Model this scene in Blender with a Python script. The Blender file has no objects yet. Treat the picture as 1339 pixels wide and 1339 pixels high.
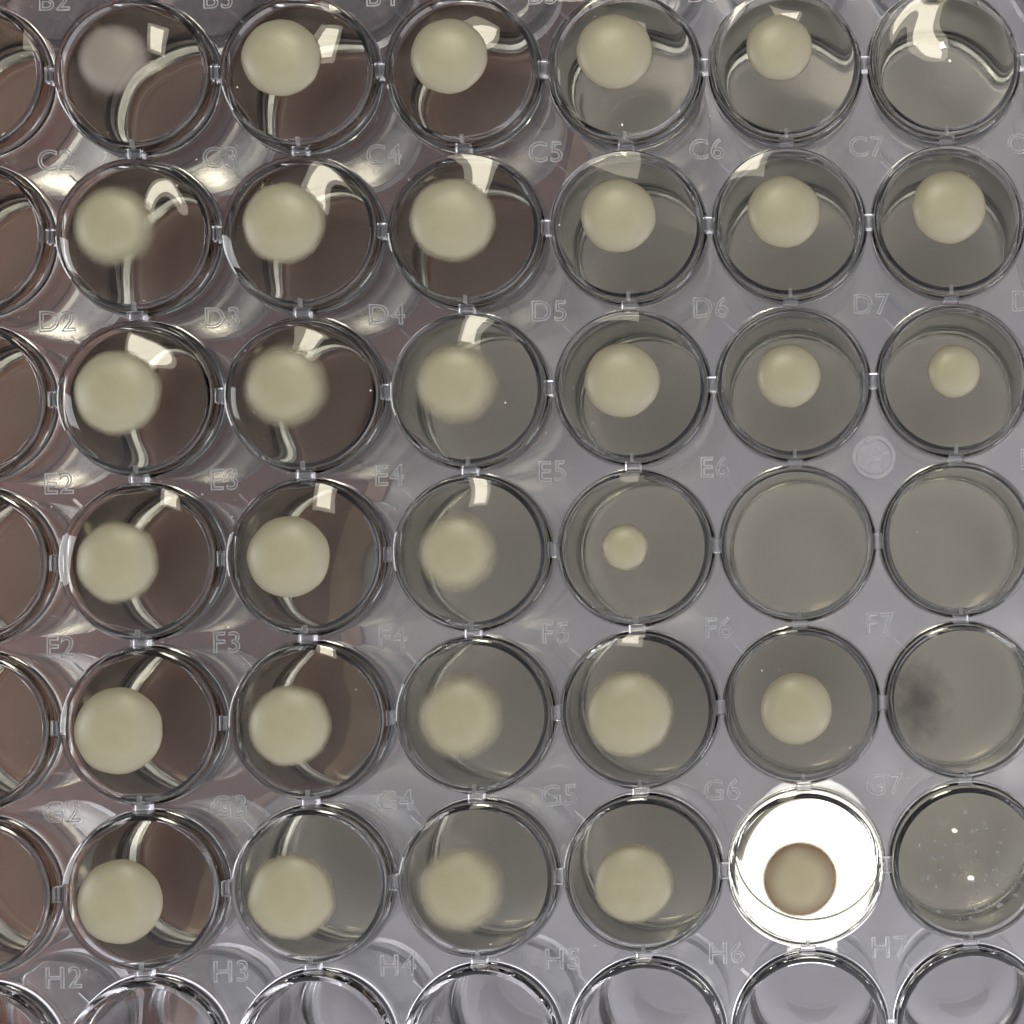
import bpy, bmesh, math, random
from mathutils import Vector, Matrix

# ------------------------------------------------------------------ camera, world, lamps, exposure
MM = 0.001
PITCH = 9.0
ZR = 14.2                        # height of the well rims above the bench, mm (plate origin: centre of well A1)
CAM = (47.3337, -39.8806, ZR + 85.0)
ROT = Vector((0.0354, -0.0387, -0.0281))
FPX, PPX, PPY, IMG = 2001.84, 669.5 + 506.96, 669.5 + 58.39, 1339.0
scene = bpy.context.scene
RMAT = Matrix.Rotation(ROT.length, 3, ROT.normalized())
cam_data = bpy.data.cameras.new('camera')
cam_data.sensor_width = 36.0
cam_data.lens = 36.0 * FPX / IMG
cam_data.shift_x = -(PPX - 669.5) / IMG
cam_data.shift_y = (PPY - 669.5) / IMG
cam_data.clip_start = 0.002
cam_data.clip_end = 50.0
cam = bpy.data.objects.new('camera', cam_data)
scene.collection.objects.link(cam)
cam.matrix_world = Matrix.Translation(Vector(CAM) * MM) @ RMAT.to_4x4()
scene.camera = cam

world = bpy.data.worlds.new('World')
scene.world = world
world.use_nodes = True
world.node_tree.nodes['Background'].inputs['Color'].default_value = (0.93, 0.925, 1.0, 1)
wn = world.node_tree                                  # the room light: shaped brighter towards the lower right, to lift the deck there
wg = wn.nodes.new('ShaderNodeTexCoord'); wd = wn.nodes.new('ShaderNodeVectorMath'); wd.operation = 'DOT_PRODUCT'
wd.inputs[1].default_value = (0.62, -0.78, 0.0)
wr = wn.nodes.new('ShaderNodeMapRange'); wr.interpolation_type = 'SMOOTHSTEP'
wr.inputs['From Min'].default_value = -0.75; wr.inputs['From Max'].default_value = 0.75
wr.inputs['To Min'].default_value = 0.40; wr.inputs['To Max'].default_value = 2.25
wn.links.new(wg.outputs['Generated'], wd.inputs[0]); wn.links.new(wd.outputs['Value'], wr.inputs['Value'])
wn.links.new(wr.outputs[0], wn.nodes['Background'].inputs['Strength'])

def area(name, loc, target, sx, sy, power, col, shape='RECTANGLE'):
    d = bpy.data.lights.new(name, 'AREA')
    d.shape = shape; d.size = sx; d.size_y = sy; d.energy = power; d.color = col
    o = bpy.data.objects.new(name, d); scene.collection.objects.link(o)
    o.location = loc
    o.rotation_euler = (Vector(target) - Vector(loc)).to_track_quat('-Z', 'Y').to_euler()
    return o
TGT = (0.045, -0.036, 0.014)
# the window mirrored in the gel tops, and two unseen lights added lower down for glints
WIN = (-0.20, 0.64)                     # window direction, tangents of the zenith angle
wl = area('window_light', (TGT[0] + WIN[0] * 1.2, TGT[1] + WIN[1] * 1.2, 1.2), TGT, 0.17, 0.34, 4.6, (1.0, 0.93, 0.74))
wl.rotation_euler.rotate_axis('Z', math.radians(-25))
wc = area('window_halo_light', (TGT[0] + WIN[0] * 1.21, TGT[1] + WIN[1] * 1.21, 1.21), TGT, 0.27, 0.44, 3.2, (1.0, 0.92, 0.72))  # dimmer halo added around the window to soften its mirrored edges
wc.rotation_euler.rotate_axis('Z', math.radians(-25))
area('side_glint_light', (-1.1, 0.05, 0.55), TGT, 0.40, 0.45, 5.5, (0.95, 0.98, 1.0))
area('far_glint_light', (0.95, -0.75, 0.60), TGT, 0.4, 0.4, 5.5, (0.97, 0.98, 1.0))

vs = scene.view_settings
vs.view_transform = 'Standard'; vs.look = 'None'; vs.gamma = 1.0; vs.exposure = 0.0
vs.use_curve_mapping = False
cy = scene.cycles
cy.max_bounces = 10; cy.transmission_bounces = 10; cy.glossy_bounces = 8; cy.diffuse_bounces = 2
cy.use_adaptive_sampling = True; cy.adaptive_threshold = 0.07
cy.transparent_max_bounces = 16
cy.caustics_reflective = True; cy.caustics_refractive = True
cy.use_denoising = True; cy.use_light_tree = False
cy.sample_clamp_indirect = 6.0

def unproject(px, py, z):
    """photo pixel -> plate mm on the horizontal plane z (mm)"""
    d = RMAT @ Vector(((px - PPX) / FPX, -(py - PPY) / FPX, -1.0))
    t = (z - CAM[2]) / d.z
    return CAM[0] + d.x * t, CAM[1] + d.y * t

# ------------------------------------------------------------------ materials
def mat(name):
    m = bpy.data.materials.new(name); m.use_nodes = True
    nt = m.node_tree; nt.nodes.clear()
    out = nt.nodes.new('ShaderNodeOutputMaterial')
    return m, nt, out
def glass(name, ior, col=(1, 1, 1), rough=0.0, bump=0.0, scale=400.0):
    m, nt, out = mat(name)
    g = nt.nodes.new('ShaderNodeBsdfGlass')
    g.inputs['IOR'].default_value = ior
    g.inputs['Color'].default_value = (*col, 1)
    g.inputs['Roughness'].default_value = rough
    nt.links.new(g.outputs[0], out.inputs['Surface'])
    if bump > 0:
        tc = nt.nodes.new('ShaderNodeTexCoord'); nz = nt.nodes.new('ShaderNodeTexNoise'); bp = nt.nodes.new('ShaderNodeBump')
        nz.inputs['Scale'].default_value = scale; nz.inputs['Detail'].default_value = 3.0
        bp.inputs['Strength'].default_value = bump; bp.inputs['Distance'].default_value = 0.0002
        nt.links.new(tc.outputs['Object'], nz.inputs['Vector']); nt.links.new(nz.outputs['Fac'], bp.inputs['Height'])
        nt.links.new(bp.outputs[0], g.inputs['Normal'])
    return m
N_PS, N_GEL = 1.59, 1.34
M_PS = glass('clear_polystyrene', N_PS, (0.985, 0.985, 0.985))
M_BOT = glass('matt_well_bottom', N_PS, (0.985, 0.985, 0.985), 0.22)
M_DECK = glass('worn_clear_polystyrene', N_PS, (0.985, 0.985, 0.985))
def wear(m):
    nt = m.node_tree; L = nt.links.new; N = nt.nodes.new
    g = [n for n in nt.nodes if n.type == 'BSDF_GLASS'][0]
    tc = N('ShaderNodeTexCoord'); prev = None
    for scl, vec, strength in ((70.0, (1, 1, 1), 0.05), (260.0, (1.0, 0.05, 1), 0.03), (330.0, (0.06, 1.0, 1), 0.03)):
        mp = N('ShaderNodeMapping'); mp.inputs['Scale'].default_value = vec; mp.inputs['Rotation'].default_value = (0, 0, 0.6 * scl)
        nz = N('ShaderNodeTexNoise'); nz.inputs['Scale'].default_value = scl; nz.inputs['Detail'].default_value = 4.0
        bp = N('ShaderNodeBump'); bp.inputs['Strength'].default_value = strength; bp.inputs['Distance'].default_value = 0.0004
        L(tc.outputs['Object'], mp.inputs[0]); L(mp.outputs[0], nz.inputs['Vector']); L(nz.outputs['Fac'], bp.inputs['Height'])
        if prev: L(prev.outputs[0], bp.inputs['Normal'])
        prev = bp
    L(prev.outputs[0], g.inputs['Normal'])
wear(M_DECK)
M_EMB = glass('embossed_edges', N_PS, (0.98, 0.98, 0.98), 0.35)
M_FROST = glass('frosted_polystyrene', N_PS, (0.97, 0.97, 0.97), 0.35, 0.6, 2500.0)
M_GEL = glass('clear_gel', N_GEL, (1, 1, 1))
_nt = M_GEL.node_tree
_at = _nt.nodes.new('ShaderNodeAttribute'); _at.attribute_name = 'boundary_ior'      # gel to air on the free surface, gel to plastic on the wall
_nt.links.new(_at.outputs['Fac'], [n for n in _nt.nodes if n.type == 'BSDF_GLASS'][0].inputs['IOR'])
_va = _nt.nodes.new('ShaderNodeVolumeAbsorption')
_va.inputs['Color'].default_value = (0.66, 0.58, 0.0, 1); _va.inputs['Density'].default_value = 22.0
_nt.links.new(_va.outputs[0], [n for n in _nt.nodes if n.type == 'OUTPUT_MATERIAL'][0].inputs['Volume'])

def principled(name, col, rough, **kw):
    m, nt, out = mat(name)
    b = nt.nodes.new('ShaderNodeBsdfPrincipled')
    b.inputs['Base Color'].default_value = (*col, 1); b.inputs['Roughness'].default_value = rough
    for k, v in kw.items(): b.inputs[k].default_value = v
    nt.links.new(b.outputs[0], out.inputs['Surface'])
    return m, nt, b, out
def mottled(name, c0, c1, rough, scale, bump=0.1, **kw):
    m, nt, b, out = principled(name, c0, rough, **kw)
    tc = nt.nodes.new('ShaderNodeTexCoord'); nz = nt.nodes.new('ShaderNodeTexNoise'); cr = nt.nodes.new('ShaderNodeValToRGB')
    nz.inputs['Scale'].default_value = scale; nz.inputs['Detail'].default_value = 5.0
    cr.color_ramp.elements[0].position = 0.3; cr.color_ramp.elements[1].position = 0.7
    cr.color_ramp.elements[0].color = (*c0, 1); cr.color_ramp.elements[1].color = (*c1, 1)
    bp = nt.nodes.new('ShaderNodeBump'); bp.inputs['Strength'].default_value = bump; bp.inputs['Distance'].default_value = 0.0003
    nt.links.new(tc.outputs['Object'], nz.inputs['Vector']); nt.links.new(nz.outputs['Fac'], cr.inputs['Fac'])
    nt.links.new(cr.outputs['Color'], b.inputs['Base Color']); nt.links.new(nz.outputs['Fac'], bp.inputs['Height'])
    nt.links.new(bp.outputs[0], b.inputs['Normal'])
    return m
M_BENCH = mottled('grey_metal_bench', (0.36, 0.345, 0.36), (0.40, 0.385, 0.40), 0.42, 60.0, 0.02, Metallic=0.6)
M_BROWN = mottled('brown_leather', (0.16, 0.058, 0.036), (0.195, 0.075, 0.048), 0.6, 300.0, 0.2)
_nt = M_FROST.node_tree
_df = _nt.nodes.new('ShaderNodeBsdfDiffuse'); _df.inputs['Color'].default_value = (0.42, 0.42, 0.44, 1)
_mx = _nt.nodes.new('ShaderNodeMixShader'); _mx.inputs[0].default_value = 0.14
_nt.links.new([n for n in _nt.nodes if n.type == 'BSDF_GLASS'][0].outputs[0], _mx.inputs[1]); _nt.links.new(_df.outputs[0], _mx.inputs[2])
_nt.links.new(_mx.outputs[0], [n for n in _nt.nodes if n.type == 'OUTPUT_MATERIAL'][0].inputs['Surface'])
M_TAN = mottled('raw_tan_edge', (0.30, 0.17, 0.11), (0.42, 0.26, 0.18), 0.7, 500.0, 0.3)
M_GLOW = mat('added_glow')  # glow of the puck added under well G6
_e = M_GLOW[1].nodes.new('ShaderNodeEmission'); _e.inputs['Color'].default_value = (1.0, 0.985, 0.95, 1); _e.inputs['Strength'].default_value = 3.0
M_GLOW[1].links.new(_e.outputs[0], M_GLOW[2].inputs['Surface']); M_GLOW = M_GLOW[0]
M_ADDED_BEZEL = principled('added_white_bezel', (0.72, 0.72, 0.73), 0.4)[0]
M_SPECK = principled('pale_speck', (0.75, 0.72, 0.62), 0.6)[0]

def colony_mat(name, edge0, edge1, rag, thin, c0=(0.186, 0.168, 0.095, 1), c1=(0.205, 0.187, 0.110, 1), leak=0.38):
    """cream growth; opacity falls from edge0 to edge1 (share of the radius), broken up by noise; thin = overall cover"""
    m, nt, b, out = principled(name, (0.33, 0.29, 0.16), 0.38)
    b.inputs['Subsurface Weight'].default_value = 0.0
    b.inputs['Subsurface Radius'].default_value = (1.0, 0.8, 0.4)
    b.inputs['Subsurface Scale'].default_value = 0.0006
    L = nt.links.new; N = nt.nodes.new
    tc = N('ShaderNodeTexCoord')
    sep = N('ShaderNodeSeparateXYZ'); L(tc.outputs['Object'], sep.inputs[0])
    cmb = N('ShaderNodeCombineXYZ'); L(sep.outputs[0], cmb.inputs[0]); L(sep.outputs[1], cmb.inputs[1])
    ln = N('ShaderNodeVectorMath'); ln.operation = 'LENGTH'; L(cmb.outputs[0], ln.inputs[0])
    oi = N('ShaderNodeObjectInfo')
    off = N('ShaderNodeVectorMath'); off.operation = 'ADD'; L(tc.outputs['Object'], off.inputs[0]); L(oi.outputs['Location'], off.inputs[1])
    nz = N('ShaderNodeTexNoise'); nz.inputs['Scale'].default_value = 1300.0; nz.inputs['Detail'].default_value = 5.0
    L(off.outputs[0], nz.inputs['Vector'])
    cr = N('ShaderNodeValToRGB')
    cr.color_ramp.elements[0].position = 0.25; cr.color_ramp.elements[0].color = c0
    cr.color_ramp.elements[1].position = 0.75; cr.color_ramp.elements[1].color = c1
    L(nz.outputs['Fac'], cr.inputs['Fac'])
    att = N('ShaderNodeAttribute'); att.attribute_name = 'rim_share'
    pale = N('ShaderNodeMapRange'); pale.interpolation_type = 'SMOOTHSTEP'     # the growth is thinner and paler towards its edge
    pale.inputs['From Min'].default_value = 0.35; pale.inputs['From Max'].default_value = 1.0
    L(att.outputs['Fac'], pale.inputs['Value'])
    mc = N('ShaderNodeMix'); mc.data_type = 'RGBA'
    L(pale.outputs[0], mc.inputs[0]); L(cr.outputs['Color'], mc.inputs[6]); mc.inputs[7].default_value = (c1[0] * 1.17, c1[1] * 1.21, c1[2] * 1.38, 1)
    L(mc.outputs[2], b.inputs['Base Color'])
    nf = N('ShaderNodeTexNoise'); nf.inputs['Scale'].default_value = 6000.0; nf.inputs['Detail'].default_value = 3.0
    L(off.outputs[0], nf.inputs['Vector'])
    bp = N('ShaderNodeBump'); bp.inputs['Strength'].default_value = 0.10; bp.inputs['Distance'].default_value = 0.00006
    L(nf.outputs['Fac'], bp.inputs['Height']); L(bp.outputs[0], b.inputs['Normal'])
    ns = N('ShaderNodeMath'); ns.operation = 'MULTIPLY_ADD'
    L(nz.outputs['Fac'], ns.inputs[0]); ns.inputs[1].default_value = rag; L(att.outputs['Fac'], ns.inputs[2])
    mr = N('ShaderNodeMapRange'); mr.interpolation_type = 'SMOOTHSTEP'
    mr.inputs['From Min'].default_value = edge0 + rag * 0.5; mr.inputs['From Max'].default_value = edge1 + rag * 0.5
    mr.inputs['To Min'].default_value = thin; mr.inputs['To Max'].default_value = 0.0
    L(ns.outputs[0], mr.inputs['Value'])
    tr = N('ShaderNodeBsdfTransparent'); mx = N('ShaderNodeMixShader')
    tl = N('ShaderNodeBsdfTranslucent'); tl.inputs['Color'].default_value = (0.62, 0.36, 0.13, 1)
    mt = N('ShaderNodeMixShader'); th = N('ShaderNodeMapRange')          # light leaks through where the growth is thin
    th.inputs['From Min'].default_value = 0.5; th.inputs['From Max'].default_value = 1.0; th.inputs['To Min'].default_value = 0.06; th.inputs['To Max'].default_value = leak
    L(att.outputs['Fac'], th.inputs['Value']); L(th.outputs[0], mt.inputs[0]); L(b.outputs[0], mt.inputs[1]); L(tl.outputs[0], mt.inputs[2])
    L(mr.outputs[0], mx.inputs[0]); L(tr.outputs[0], mx.inputs[1]); L(mt.outputs[0], mx.inputs[2])
    L(mx.outputs[0], out.inputs['Surface'])
    return m
M_COL = {'crisp': colony_mat('colony_crisp', 0.96, 1.03, 0.03, 1.0),
         'soft': colony_mat('colony_soft', 0.82, 1.02, 0.07, 1.0),
         'fuzzy': colony_mat('colony_fuzzy', 0.60, 1.04, 0.11, 0.97),
         'thin': colony_mat('colony_thin', 0.66, 1.04, 0.08, 0.50, (0.20, 0.17, 0.13, 1), (0.215, 0.185, 0.145, 1)),
         'backlit': colony_mat('colony_backlit', 0.88, 1.02, 0.03, 1.0, (0.20, 0.17, 0.095, 1), (0.22, 0.19, 0.11, 1), 0.85)}

# ------------------------------------------------------------------ mesh helpers
C = scene.collection
def link(o, parent=None):
    C.objects.link(o)
    if parent is not None: o.parent = parent
    return o
def mesh_obj(name, me, parent=None, loc=(0, 0, 0)):
    o = bpy.data.objects.new(name, me); o.location = [c * MM for c in loc]
    return link(o, parent)
def tag(o, label=None, cat=None, group=None, kind=None):
    if label: o['label'] = label
    if cat: o['category'] = cat
    if group: o['group'] = group
    if kind: o['kind'] = kind
    return o
def finish(bm, name, mats, smooth=40.0):
    me = bpy.data.meshes.new(name)
    bm.to_mesh(me); bm.free()
    for m in mats: me.materials.append(m)
    if smooth:
        me.polygons.foreach_set('use_smooth', [True] * len(me.polygons))
        me.set_sharp_from_angle(angle=math.radians(smooth))
    return me
def revolve(bm, prof, seg, mat_ids=None, zf=None):
    """prof: (r, z) list in mm, faces turned so that going along prof the surface normal lies to its left seen in (r, z)"""
    rings = []
    for i, (r, z) in enumerate(prof):
        if r < 1e-6:
            rings.append([bm.verts.new((0, 0, z * MM))])
        else:
            ring = []
            for k in range(seg):
                a = 2 * math.pi * k / seg
                x, y = r * math.cos(a), r * math.sin(a)
                zz = z + (zf(x, y, i) if zf else 0.0)
                ring.append(bm.verts.new((x * MM, y * MM, zz * MM)))
            rings.append(ring)
    for i in range(len(rings) - 1):
        A, B = rings[i], rings[i + 1]
        for k in range(seg):
            k2 = (k + 1) % seg
            if len(A) == 1 and len(B) == 1: continue
            if len(A) == 1: f = (A[0], B[k], B[k2])
            elif len(B) == 1: f = (A[k], B[0], A[k2])
            else: f = (A[k], B[k], B[k2], A[k2])
            try: fc = bm.faces.new(f)
            except ValueError: continue
            if mat_ids: fc.material_index = mat_ids[i]
    return rings
def flip(bm, faces):
    bmesh.ops.reverse_faces(bm, faces=faces)
def box(bm, x0, x1, y0, y1, z0, z1):
    v = [bm.verts.new((x * MM, y * MM, z * MM)) for z in (z0, z1) for y in (y0, y1) for x in (x0, x1)]
    for f in ((0, 2, 3, 1), (4, 5, 7, 6), (0, 1, 5, 4), (2, 6, 7, 3), (0, 4, 6, 2), (1, 3, 7, 5)):
        bm.faces.new([v[i] for i in f])

# ------------------------------------------------------------------ setting: bench and brown sheet under the left of the plate
bm = bmesh.new()
v = [bm.verts.new(p) for p in ((-0.6, -0.6, 0), (0.7, -0.6, 0), (0.7, 0.6, 0), (-0.6, 0.6, 0))]
bm.faces.new(v)
tag(mesh_obj('bench', finish(bm, 'bench', [M_BENCH], 0)), kind='structure')

edge_px = [(860, -260), (810, 0), (770, 200), (735, 330), (650, 420), (540, 560), (468, 770), (492, 930), (450, 1000), (325, 1075), (265, 1280), (220, 1480)]
edge = [unproject(x, y, 0.8) for x, y in edge_px]
bm = bmesh.new()
secs = [(0.0, 0.05), (0.0, 0.45), (-0.3, 0.75), (-1.1, 0.85), (-2.0, 0.86), (-60.0, 0.86)]
rows = []
n_e = 48
for i in range(n_e + 1):
    t = i / n_e * (len(edge) - 1); k = min(int(t), len(edge) - 2); u = t - k
    p = [edge[max(0, min(len(edge) - 1, k + d))] for d in (-1, 0, 1, 2)]
    q = [0.5 * (2 * p[1][c] + (p[2][c] - p[0][c]) * u + (2 * p[0][c] - 5 * p[1][c] + 4 * p[2][c] - p[3][c]) * u * u + (3 * p[1][c] - p[0][c] - 3 * p[2][c] + p[3][c]) * u ** 3) for c in (0, 1)]
    rows.append([bm.verts.new(((q[0] + dx) * MM, q[1] * MM, z * MM)) for dx, z in secs])
for i in range(n_e):
    for j in range(len(secs) - 1):
        bm.faces.new((rows[i][j], rows[i][j + 1], rows[i + 1][j + 1], rows[i + 1][j])).material_index = 1 if j < 3 else 0
bmesh.ops.recalc_face_normals(bm, faces=bm.faces)
tag(mesh_obj('leather_mat', finish(bm, 'leather_mat', [M_BROWN, M_TAN])),
    'dark brown sheet lying on the grey bench under the left of the well plate', 'mat')

# light puck added under well G6 to whiten it
lx, ly = 5 * 9.0 + 0.15, -6 * 9.0 - 1.75
added_puck = bpy.data.objects.new('added_puck_light', None); added_puck.location = (lx * MM, ly * MM, 0); added_puck.scale = (0.72, 0.72, 1.0); link(added_puck)
tag(added_puck, 'bright round light added on the bench to whiten the well labelled G6', 'light')
bm = bmesh.new()
revolve(bm, [(5.25, 0.0), (5.25, 0.75), (5.15, 0.9), (4.85, 0.95), (4.8, 0.8)], 64); flip(bm, bm.faces[:])
mesh_obj('added_puck_bezel', finish(bm, 'added_puck_bezel', [M_ADDED_BEZEL], 30), added_puck)
bm = bmesh.new()
revolve(bm, [(4.8, 0.78), (4.0, 0.86), (2.0, 0.93), (0, 0.95)], 64); flip(bm, bm.faces[:])
mesh_obj('added_puck_face', finish(bm, 'added_puck_face', [M_GLOW], 30), added_puck)

# ------------------------------------------------------------------ the well plate
R_OUT, R_IN, R_TUBE = 4.22, 3.88, 4.10
R_INB, R_TUBEB = 3.76, 3.98
DECK_T, DECK_B = ZR - 0.9, ZR - 1.9
Z_IN, Z_OUT = ZR - 10.9, ZR - 11.9
SEG = 72
ROWS = 'ABCDEFGH'
X0, X1, Y0, Y1 = -14.4, 99 + 14.4, 11.2, -63 - 11.2
plate = bpy.data.objects.new('well_plate', None); link(plate)
tag(plate, 'clear plastic multi-well plate with embossed well labels, lying on the bench', 'well plate')

bm = bmesh.new()
HS = SEG
def cell(cx, cy, r, z, up):
    ring, sq = [], []
    for k in range(HS):
        a = 2 * math.pi * k / HS
        ca, sa = math.cos(a), math.sin(a)
        s = 4.5 / max(abs(ca), abs(sa))
        ring.append(bm.verts.new(((cx + r * ca) * MM, (cy + r * sa) * MM, z * MM)))
        sq.append(bm.verts.new(((cx + s * ca) * MM, (cy + s * sa) * MM, z * MM)))
    for k in range(HS):
        k2 = (k + 1) % HS
        f = (ring[k], sq[k], sq[k2], ring[k2])
        bm.faces.new(f if up else f[::-1])
for c in range(12):
    for r in range(8):
        cell(c * 9, -r * 9, R_OUT + 0.24, DECK_T, True)
        cell(c * 9, -r * 9, R_TUBE + 0.40, DECK_B, False)
bmesh.ops.remove_doubles(bm, verts=bm.verts, dist=1e-7)
gx0, gx1, gy0, gy1 = -4.5, 99 + 4.5, 4.5, -63 - 4.5
for z, up in ((DECK_T, True), (DECK_B, False)):
    for (a0, a1, b0, b1) in ((X0, gx0, Y1, Y0), (gx1, X1, Y1, Y0), (gx0, gx1, gy0, Y0), (gx0, gx1, Y1, gy1)):
        if not up:
            a0, a1 = max(a0, X0 + 1.2), min(a1, X1 - 1.2); b0, b1 = max(b0, Y1 + 1.2), min(b1, Y0 - 1.2)
        vv = [bm.verts.new((x * MM, y * MM, z * MM)) for x, y in ((a0, b0), (a1, b0), (a1, b1), (a0, b1))]
        bm.faces.new(vv if up else vv[::-1])
deck = mesh_obj('deck', finish(bm, 'deck', [M_DECK], 30), plate)
bm = bmesh.new()                                     # skirt: outer and inner wall down to the bench
def wall_ring(x0, x1, y0, y1, z0, z1, outward):
    pts = [(x0, y1), (x1, y1), (x1, y0), (x0, y0)]
    for i in range(4):
        a, b = pts[i], pts[(i + 1) % 4]
        vv = [bm.verts.new((p[0] * MM, p[1] * MM, z * MM)) for p, z in ((a, z0), (b, z0), (b, z1), (a, z1))]
        bm.faces.new(vv if outward else vv[::-1])
wall_ring(X0, X1, Y0, Y1, 0.0, DECK_T, True)
wall_ring(X0 + 1.2, X1 - 1.2, Y0 - 1.2, Y1 + 1.2, 0.0, DECK_B, False)
mesh_obj('skirt', finish(bm, 'skirt', [M_PS], 30), plate)

def well_mesh(filled):
    bm = bmesh.new()
    upper = [(R_OUT + 0.24, DECK_T), (R_OUT + 0.13, DECK_T + 0.02), (R_OUT + 0.05, DECK_T + 0.08), (R_OUT + 0.01, DECK_T + 0.17), (R_OUT, DECK_T + 0.26), (R_OUT, ZR - 0.14), (R_OUT - 0.04, ZR - 0.03), (R_OUT - 0.12, ZR)]
    if not filled:
        upper += [(R_IN + 0.06, ZR), (R_IN, ZR - 0.06)]
        upper += [(R_IN + (R_INB - R_IN) * t, ZR + (Z_IN + 0.35 - ZR) * t) for t in (0.25, 0.5, 0.75, 1.0)]
        upper += [(R_INB - 0.1, Z_IN + 0.1), (R_INB - 0.35, Z_IN), (R_INB * 0.5, Z_IN), (0, Z_IN)]
    revolve(bm, upper, SEG)
    flip(bm, bm.faces[:])
    n0 = len(bm.faces)
    FB = 0.40
    lower = [(R_TUBE + FB * (1 - math.sin(a)), DECK_B - FB * (1 - math.cos(a))) for a in [math.pi / 2 * k / 6 for k in range(7)]]
    z1 = lower[-1][1]; RB = 0.55
    lower += [(R_TUBE + (R_TUBEB - R_TUBE) * t, z1 + (Z_OUT + RB - z1) * t) for t in (0.33, 0.66, 1.0)]
    lower += [(R_TUBEB - RB * (1 - math.cos(a)), Z_OUT + RB * (1 - math.sin(a))) for a in [math.pi / 2 * k / 6 for k in range(1, 7)]]
    lower += [(R_TUBEB * 0.5, Z_OUT), (0, Z_OUT)]
    revolve(bm, lower, SEG)
    for f in bm.faces:
        if max(v.co.z for v in f.verts) < (Z_OUT + 0.02) * MM: f.material_index = 1
    return finish(bm, 'well', [M_PS, M_BOT], 35)
ME_OPEN, ME_FILL = well_mesh(False), well_mesh(True)

# bridges between neighbouring rims
def bridge_mesh(w, l):
    bm = bmesh.new(); box(bm, -w / 2, w / 2, -l / 2, l / 2, DECK_T + 0.03, ZR - 0.12)
    bmesh.ops.bevel(bm, geom=bm.edges[:], offset=0.04 * MM, segments=1, affect='EDGES')
    return finish(bm, 'bridge', [M_PS], 0)
ME_BR_H, ME_BR_V = bridge_mesh(0.50, 0.85), bridge_mesh(0.85, 0.50)
bm = bmesh.new(); box(bm, -0.10, 0.10, -0.22, 0.22, -0.25, 0.035)
bmesh.ops.bevel(bm, geom=bm.edges[:], offset=0.03 * MM, segments=1, affect='EDGES'); ME_NOTCH = finish(bm, 'rim_notch', [M_EMB], 0)
bm = bmesh.new(); box(bm, -0.55, 0.55, -0.05, 0.05, 0.03, 0.13); ME_TICK = finish(bm, 'tick', [M_PS], 0)

def text_mesh(s):
    cu = bpy.data.curves.new('label_' + s, 'FONT')
    cu.body = s; cu.size = 1.62 * MM; cu.align_x = 'CENTER'; cu.align_y = 'CENTER'
    cu.fill_mode = 'NONE'; cu.bevel_depth = 0.038 * MM; cu.bevel_resolution = 1; cu.resolution_u = 4; cu.space_character = 1.08
    o = bpy.data.objects.new('tmp_label', cu); C.objects.link(o)
    bpy.context.view_layer.update()
    me = bpy.data.meshes.new_from_object(o.evaluated_get(bpy.context.evaluated_depsgraph_get()))
    bpy.data.objects.remove(o); bpy.data.curves.remove(cu)
    me.materials.clear(); me.materials.append(M_EMB); me.name = 'well_label'
    return me

FILLED = {(r, c) for r in range(1, 7) for c in range(0, 12)}
for r in range(8):
    for c in range(12):
        cx, cy_ = c * 9.0, -r * 9.0
        w = mesh_obj('well', ME_FILL if (r, c) in FILLED else ME_OPEN, plate, (cx, cy_, 0))
        if c < 11: mesh_obj('bridge', ME_BR_H, w, (4.5, 0, 0))
        if r < 7: mesh_obj('bridge', ME_BR_V, w, (0, -4.5, 0))
        mesh_obj('rim_notch', ME_NOTCH, w, (0, -3.98, ZR))
        if c <= 8:
            mesh_obj('well_label', text_mesh(ROWS[r] + str(c + 1)), w, (-4.55, 4.35, DECK_T + 0.045))
            t = mesh_obj('label_tick', ME_TICK, w, (-3.35, 3.15, DECK_T)); t.rotation_euler = (0, 0, math.radians(-45))

# moulding gate between D6, D7, E6 and E7
bm = bmesh.new()
revolve(bm, [(1.25, 0.02), (1.25, 0.16), (1.17, 0.22), (1.02, 0.22), (0.95, 0.14), (0.5, 0.10), (0, 0.10)], 48)
flip(bm, bm.faces[:])
gx, gy = unproject(1143, 598, DECK_T)
mesh_obj('gate_mark', finish(bm, 'gate_mark', [M_FROST], 30), plate, (gx, gy, DECK_T))

# ------------------------------------------------------------------ gel fillings
MENISCUS = {'G6': (0.0, 0.0, 0.0, -0.62)}      # rise at the wall, tilt x, tilt y, cup
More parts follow.
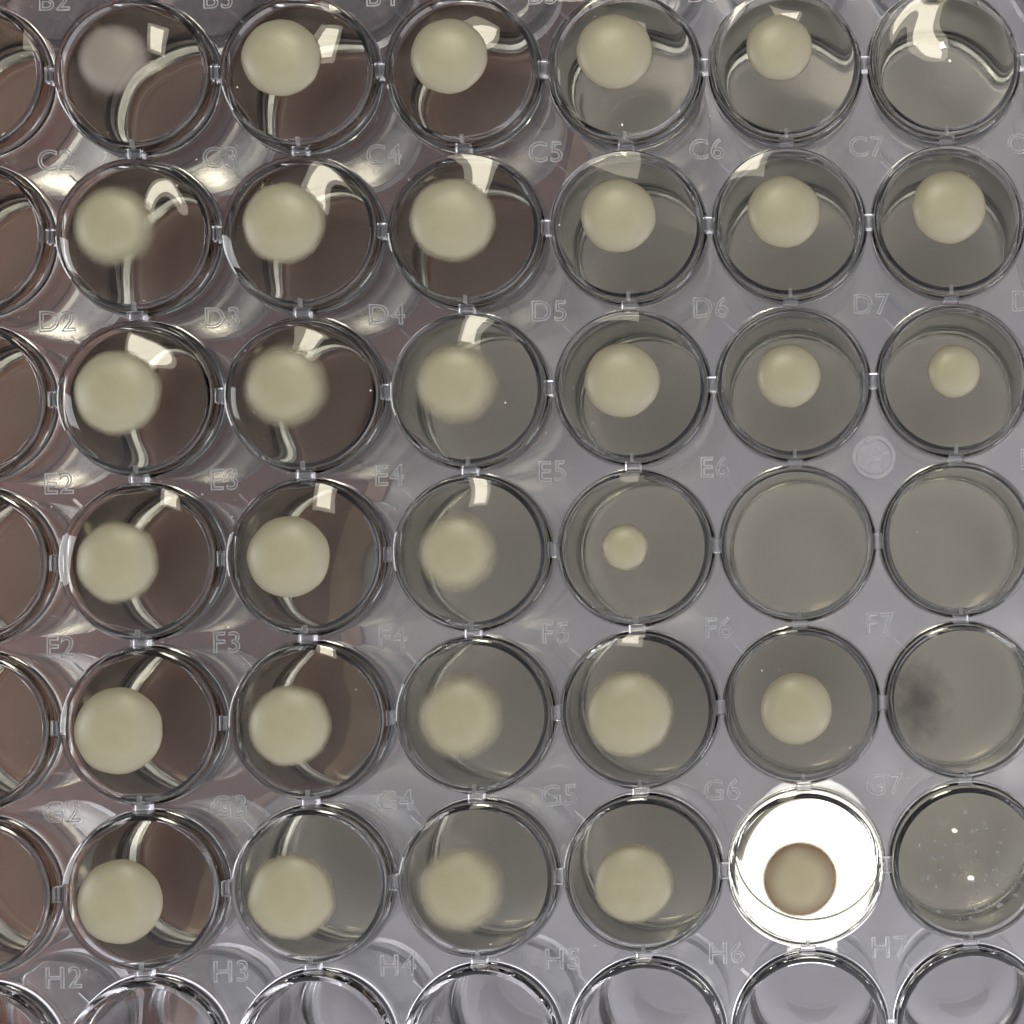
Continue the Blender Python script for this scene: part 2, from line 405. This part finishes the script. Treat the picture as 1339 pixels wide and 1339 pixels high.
# where the window is mirrored in each gel top, photo pixels from the well centre
GLINT = {'B2': (45, -50), 'B3': (40, -45), 'B4': (30, -50), 'B5': (28, -52), 'B6': (12, -63), 'B7': (-2, -62),
         'C2': (33, -57), 'C3': (18, -66), 'C4': (4, -72),
         'D2': (15, -78), 'D3': (-10, -84), }
HGT = {k: 0.52 for k in GLINT}
HGT.update({'B2': 0.62, 'D4': 0.51, 'E2': 0.56, 'E3': 0.56, 'E4': 0.56, 'F2': 0.5, 'G2': 0.5, 'F3': 0.5, 'F4': 0.45, 'G4': 0.5})
def unpx(nm):
    q = RMAT.transposed() @ (Vector(((int(nm[1:]) - 1) * 9.0, -ROWS.index(nm[0]) * 9.0, ZR)) - Vector(CAM))
    return PPX + FPX * q.x / -q.z, PPY - FPX * q.y / -q.z
def gel(r, c):
    rnd = random.Random(r * 31 + c * 7 + 5)
    nm = ROWS[r] + str(c + 1)
    men, tx, ty, cav = MENISCUS.get(nm, (0.0, rnd.uniform(-0.006, 0.006), rnd.uniform(-0.006, 0.006), -HGT.get(nm, {'B': 0.30, 'C': 0.19, 'D': 0.26, 'E': 0.36, 'F': 0.50, 'G': 0.55}[nm[0]]) + rnd.uniform(-0.03, 0.03)))
    h = -men - cav
    if nm in GLINT:
        gxp, gyp = GLINT[nm]
        Rc = (R_OUT - 0.12) ** 2 / (2 * -cav)
        wx, wy = unpx(nm)
        for_x, for_y = (wx - 1100) / 2001.8, -(wy - 800) / 2001.8
        tx += (gxp / 23.55) / Rc - (WIN[0] - for_x) / 2
        ty += (-gyp / 23.55) / Rc - (WIN[1] - for_y) / 2
        tx = max(-0.09, min(0.09, tx)); ty = max(-0.09, min(0.09, ty))
    bump = 0.020 if HGT.get(nm, 0) > 0.3 else 0.006
    waves = [(rnd.uniform(0.9, 2.6), rnd.uniform(0, 6.28), rnd.uniform(0, 6.28), rnd.uniform(0.3, 1.0)) for _ in range(7)]
    Rg = R_OUT - 0.12
    prof, ids = [], []
    nd = 30
    for i in range(nd + 1):
        u = i / nd
        prof.append((Rg * u, ZR - men * (1 - u ** 4.2) - cav * (1 - u * u)))
    ids += [0] * nd
    lo = [(R_IN + 0.05, ZR), (R_IN, ZR - 0.06)]
    lo += [(R_IN + (R_INB - R_IN) * t, ZR + (Z_IN + 0.35 - ZR) * t) for t in (0.25, 0.5, 0.75, 1.0)]
    lo += [(R_INB - 0.1, Z_IN + 0.1), (R_INB - 0.35, Z_IN), (R_INB * 0.5, Z_IN), (0, Z_IN)]
    prof += lo; ids += [1] * len(lo)
    def zf(x, y, i):
        if i >= nd: return 0.0
        q = 1 - ((x * x + y * y) / (Rg * Rg)) ** 4
        wv = sum(am / k * math.sin(k * (x * math.cos(d) + y * math.sin(d)) + p) for k, d, p, am in waves)
        return q * (tx * x + ty * y + bump * wv)
    bm = bmesh.new()
    revolve(bm, prof, SEG, ids, zf)
    me = finish(bm, 'gel_filling', [M_GEL], 35)
    at = me.attributes.new('boundary_ior', 'FLOAT', 'FACE')
    at.data.foreach_set('value', [N_GEL / N_PS if p.material_index == 1 else N_GEL for p in me.polygons])
    me.polygons.foreach_set('material_index', [0] * len(me.polygons))
    o = mesh_obj('gel_filling', me, None, (c * 9.0, -r * 9.0, 0))
    tag(o, 'clear yellowish gel filling the well labelled %s to a domed top' % nm, 'gel', 'gel fillings of the wells')
    return h
GH = {}
for (r, c) in sorted(FILLED):
    if c <= 8: GH[(r, c)] = gel(r, c)

# ------------------------------------------------------------------ colonies
COL = {'B2': (148, 77, 49, 'thin'), 'B3': (366, 74, 51, 'crisp'), 'B4': (586, 72, 50, 'crisp'), 'B5': (803, 66, 50, 'crisp'), 'B6': (1019, 61, 44, 'crisp'),
       'C2': (148, 295, 55, 'fuzzy'), 'C3': (370, 291, 55, 'soft'), 'C4': (591, 287, 57, 'soft'), 'C5': (808, 281, 49, 'crisp'), 'C6': (1025, 276, 48, 'crisp'), 'C7': (1241, 270, 49, 'crisp'),
       'D2': (152, 513, 57, 'soft'), 'D3': (373, 505, 57, 'fuzzy'), 'D4': (596, 501, 56, 'fuzzy'), 'D5': (813, 497, 49, 'crisp'), 'D6': (1031, 491, 42, 'crisp'), 'D7': (1248, 485, 35, 'crisp'),
       'E2': (152, 735, 54, 'soft'), 'E3': (376, 728, 53, 'crisp'), 'E4': (598, 722, 54, 'fuzzy'), 'E5': (817, 716, 31, 'soft'),
       'F2': (153, 956, 56, 'crisp'), 'F3': (378, 949, 54, 'soft'), 'F4': (602, 938, 58, 'fuzzy'), 'F5': (823, 934, 58, 'soft'), 'F6': (1041, 927, 47, 'crisp'),
       'G2': (155, 1180, 54, 'crisp'), 'G3': (380, 1173, 57, 'soft'), 'G4': (602, 1163, 58, 'fuzzy'), 'G5': (828, 1156, 53, 'soft'), 'G6': (1046, 1150, 50, 'backlit')}
def colony_mesh(R, Rdome, kind, rnd):
    bm = bmesh.new()
    lay = bm.verts.layers.float.new('rim_share')
    nr, seg = 16, 56
    hh = 0.56 * (R / 2.1) ** 0.7
    ph = [(k, rnd.uniform(0, 6.28), rnd.uniform(0.2, 1.0)) for k in (2, 3, 5, 7)]
    amp = {'crisp': 0.006, 'soft': 0.010, 'fuzzy': 0.006, 'thin': 0.006, 'backlit': 0.005}[kind]
    def rr(a): return R * (1 + amp * sum(w * math.sin(k * a + p) for k, p, w in ph))
    tops = []
    for side in (1, 0):
        rings = []
        for i in range(nr + 1):
            u = i / nr
            if i == 0:
                v = bm.verts.new((0, 0, (hh if side else -0.02) * MM)); v[lay] = 0; rings.append([v]); continue
            if i == nr and side == 0:
                rings.append(tops[-1]); continue
            ring = []
            for k in range(seg):
                a = 2 * math.pi * k / seg
                q = rr(a) * u
                z = -q * q / (2 * Rdome) + (hh * (1 - u ** 2.6) ** 0.62 if side else -0.02)
                v = bm.verts.new((q * math.cos(a) * MM, q * math.sin(a) * MM, z * MM)); v[lay] = u
                ring.append(v)
            rings.append(ring)
        if side: tops = rings
        for i in range(nr):
            A, B = rings[i], rings[i + 1]
            for k in range(seg):
                k2 = (k + 1) % seg
                f = (A[0], B[k], B[k2]) if i == 0 else (A[k], B[k], B[k2], A[k2])
                bm.faces.new(f if side else f[::-1])
    return finish(bm, 'colony', [M_COL[kind]], 80)
LOOK = {'crisp': 'cream round colony with a sharp edge', 'soft': 'cream round colony with a soft edge', 'fuzzy': 'cream round colony with a fuzzy pale edge', 'thin': 'dull thin blurred colony', 'backlit': 'brownish round colony lit from below'}
for nm, (px, py, pr, kind) in COL.items():
    r, c = ROWS.index(nm[0]), int(nm[1:]) - 1
    h = GH[(r, c)]
    Rg = R_OUT - 0.12
    Rd = 60.0
    x, y = unproject(px, py, ZR + h + 0.2)
    dx, dy = x - c * 9.0, y + r * 9.0
    u2 = (dx * dx + dy * dy) / (Rg * Rg)
    z = ZR + h + 0.06
    R = pr * (CAM[2] - z) / FPX
    me = colony_mesh(R, Rd, kind, random.Random(nm))
    o = mesh_obj('colony', me, None, (x, y, z))
    tag(o, LOOK[kind] + ' on the gel of the well labelled ' + nm, 'colony', 'colonies on the gel')

# ------------------------------------------------------------------ small residues, dust and a painted reflection
def blob(bm, x, y, z, r, rnd, flat=0.5):
    m = Matrix.Translation(Vector((x, y, z)) * MM) @ Matrix.Rotation(rnd.uniform(0, 6.3), 4, 'Z') @ Matrix.Diagonal((rnd.uniform(0.7, 1.4), rnd.uniform(0.7, 1.2), flat, 1))
    g = bmesh.ops.create_icosphere(bm, subdivisions=1, radius=r * MM, matrix=m)
    for v in g['verts']: v.co += Vector([rnd.uniform(-0.12, 0.12) * r * MM for _ in range(3)])
def gel_z(nm, x, y):
    r, c = ROWS.index(nm[0]), int(nm[1:]) - 1
    u2 = ((x - c * 9) ** 2 + (y + r * 9) ** 2) / (R_OUT - 0.12) ** 2
    return ZR + GH[(r, c)] * (1 - min(1, u2))
def frag(name, nm, px, py, r, label, cat, m):
    x, y = unproject(px, py, ZR + 0.2)
    bm = bmesh.new(); rnd = random.Random(px * 7 + py)
    blob(bm, 0, 0, 0, r, rnd, 0.45)
    if r > 0.12: blob(bm, r * 0.7, -r * 0.3, 0, r * 0.6, rnd, 0.45)
    o = mesh_obj(name, finish(bm, name, [m], 60), None, (x, y, gel_z(nm, x, y) + r * 0.3))
    tag(o, label, cat)
frag('fragment', 'B7', 1231, 62, 0.20, 'tiny white fragment lying on the gel of the well labelled B7', 'fragment', M_SPECK)
frag('fragment', 'B7', 1241, 82, 0.10, 'faint smaller crumb below the white fragment in the well labelled B7', 'fragment', M_SPECK)
frag('fragment', 'G7', 1247, 1085, 0.14, 'upper pale droplet on the gel of the well labelled G7', 'fragment', M_SPECK)
frag('fragment', 'G7', 1268, 1146, 0.17, 'bright pale droplet in the middle of the well labelled G7', 'fragment', M_SPECK)
rnd = random.Random(9)
bm = bmesh.new()
for _ in range(70):
    a, q = rnd.uniform(0, 6.28), 3.2 * math.sqrt(rnd.random())
    x, y = 54 + q * math.cos(a), -54 + q * math.sin(a); sz = rnd.uniform(0.03, 0.14)
    blob(bm, x, y, gel_z('G7', x, y) + sz * 0.1, sz, rnd, 0.3)
tag(mesh_obj('residue', finish(bm, 'residue', [M_EMB], 60)), 'mottled clear droplets scattered over the gel of the well labelled G7', 'residue', kind='stuff')
rnd = random.Random(4)
bm = bmesh.new()                                     # dust lying on the deck and on the gel tops
for _ in range(1500):
    x, y = unproject(rnd.uniform(-40, 1380), rnd.uniform(-40, 1380), ZR)
    c, r = round(x / 9), round(-y / 9)
    d = math.hypot(x - c * 9, y + r * 9)
    sz = rnd.uniform(0.010, 0.028) * (2.0 if rnd.random() < 0.06 else 1.0)
    if d > R_OUT + 0.3: blob(bm, x, y, DECK_T + sz * 0.4, sz, rnd)
    elif d < R_OUT - 0.3 and (r, c) in GH and rnd.random() < 0.4: blob(bm, x, y, gel_z(ROWS[r] + str(c + 1), x, y) + sz * 0.4, sz, rnd)
tag(mesh_obj('dust', finish(bm, 'dust', [M_SPECK], 60)), 'fine pale dust scattered over the plate and gel tops', 'dust', kind='stuff')

bm = bmesh.new(); lay = bm.verts.layers.float.new('rim_share')  # blurred dark reflection in well F7, painted as a translucent sheet
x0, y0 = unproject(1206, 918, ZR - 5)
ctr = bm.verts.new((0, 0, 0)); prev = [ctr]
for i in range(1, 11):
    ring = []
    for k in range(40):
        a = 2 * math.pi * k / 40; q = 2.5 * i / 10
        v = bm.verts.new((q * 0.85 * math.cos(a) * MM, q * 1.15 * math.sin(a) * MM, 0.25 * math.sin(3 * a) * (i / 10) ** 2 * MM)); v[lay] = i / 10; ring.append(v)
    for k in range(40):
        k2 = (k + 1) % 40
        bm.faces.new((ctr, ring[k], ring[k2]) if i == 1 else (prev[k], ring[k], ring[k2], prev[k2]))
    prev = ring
M_REFLECTION, nt, b, out = principled('painted_dark_reflection', (0.055, 0.035, 0.04), 0.8)
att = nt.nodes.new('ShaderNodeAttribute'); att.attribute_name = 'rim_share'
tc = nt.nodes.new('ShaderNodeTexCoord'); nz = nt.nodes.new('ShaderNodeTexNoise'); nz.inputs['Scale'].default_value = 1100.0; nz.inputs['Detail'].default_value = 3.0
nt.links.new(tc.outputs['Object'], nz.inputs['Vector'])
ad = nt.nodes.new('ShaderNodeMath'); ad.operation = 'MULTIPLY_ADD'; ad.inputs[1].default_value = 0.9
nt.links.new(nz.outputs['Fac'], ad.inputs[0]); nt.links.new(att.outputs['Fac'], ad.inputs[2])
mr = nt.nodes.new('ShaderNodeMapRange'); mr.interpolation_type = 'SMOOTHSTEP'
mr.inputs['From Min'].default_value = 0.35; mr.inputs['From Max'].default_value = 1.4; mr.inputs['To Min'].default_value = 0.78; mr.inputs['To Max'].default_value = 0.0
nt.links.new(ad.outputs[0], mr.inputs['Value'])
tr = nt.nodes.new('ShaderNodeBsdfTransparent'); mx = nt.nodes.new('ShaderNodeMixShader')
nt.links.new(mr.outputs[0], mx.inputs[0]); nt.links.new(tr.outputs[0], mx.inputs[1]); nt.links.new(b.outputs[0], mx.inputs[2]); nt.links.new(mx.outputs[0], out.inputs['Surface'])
tag(mesh_obj('painted_reflection', finish(bm, 'painted_reflection', [M_REFLECTION], 80), None, (x0, y0, ZR - 5)), 'dark cloudy reflection painted as a sheet inside the gel of the well labelled F7', 'painted_reflection')
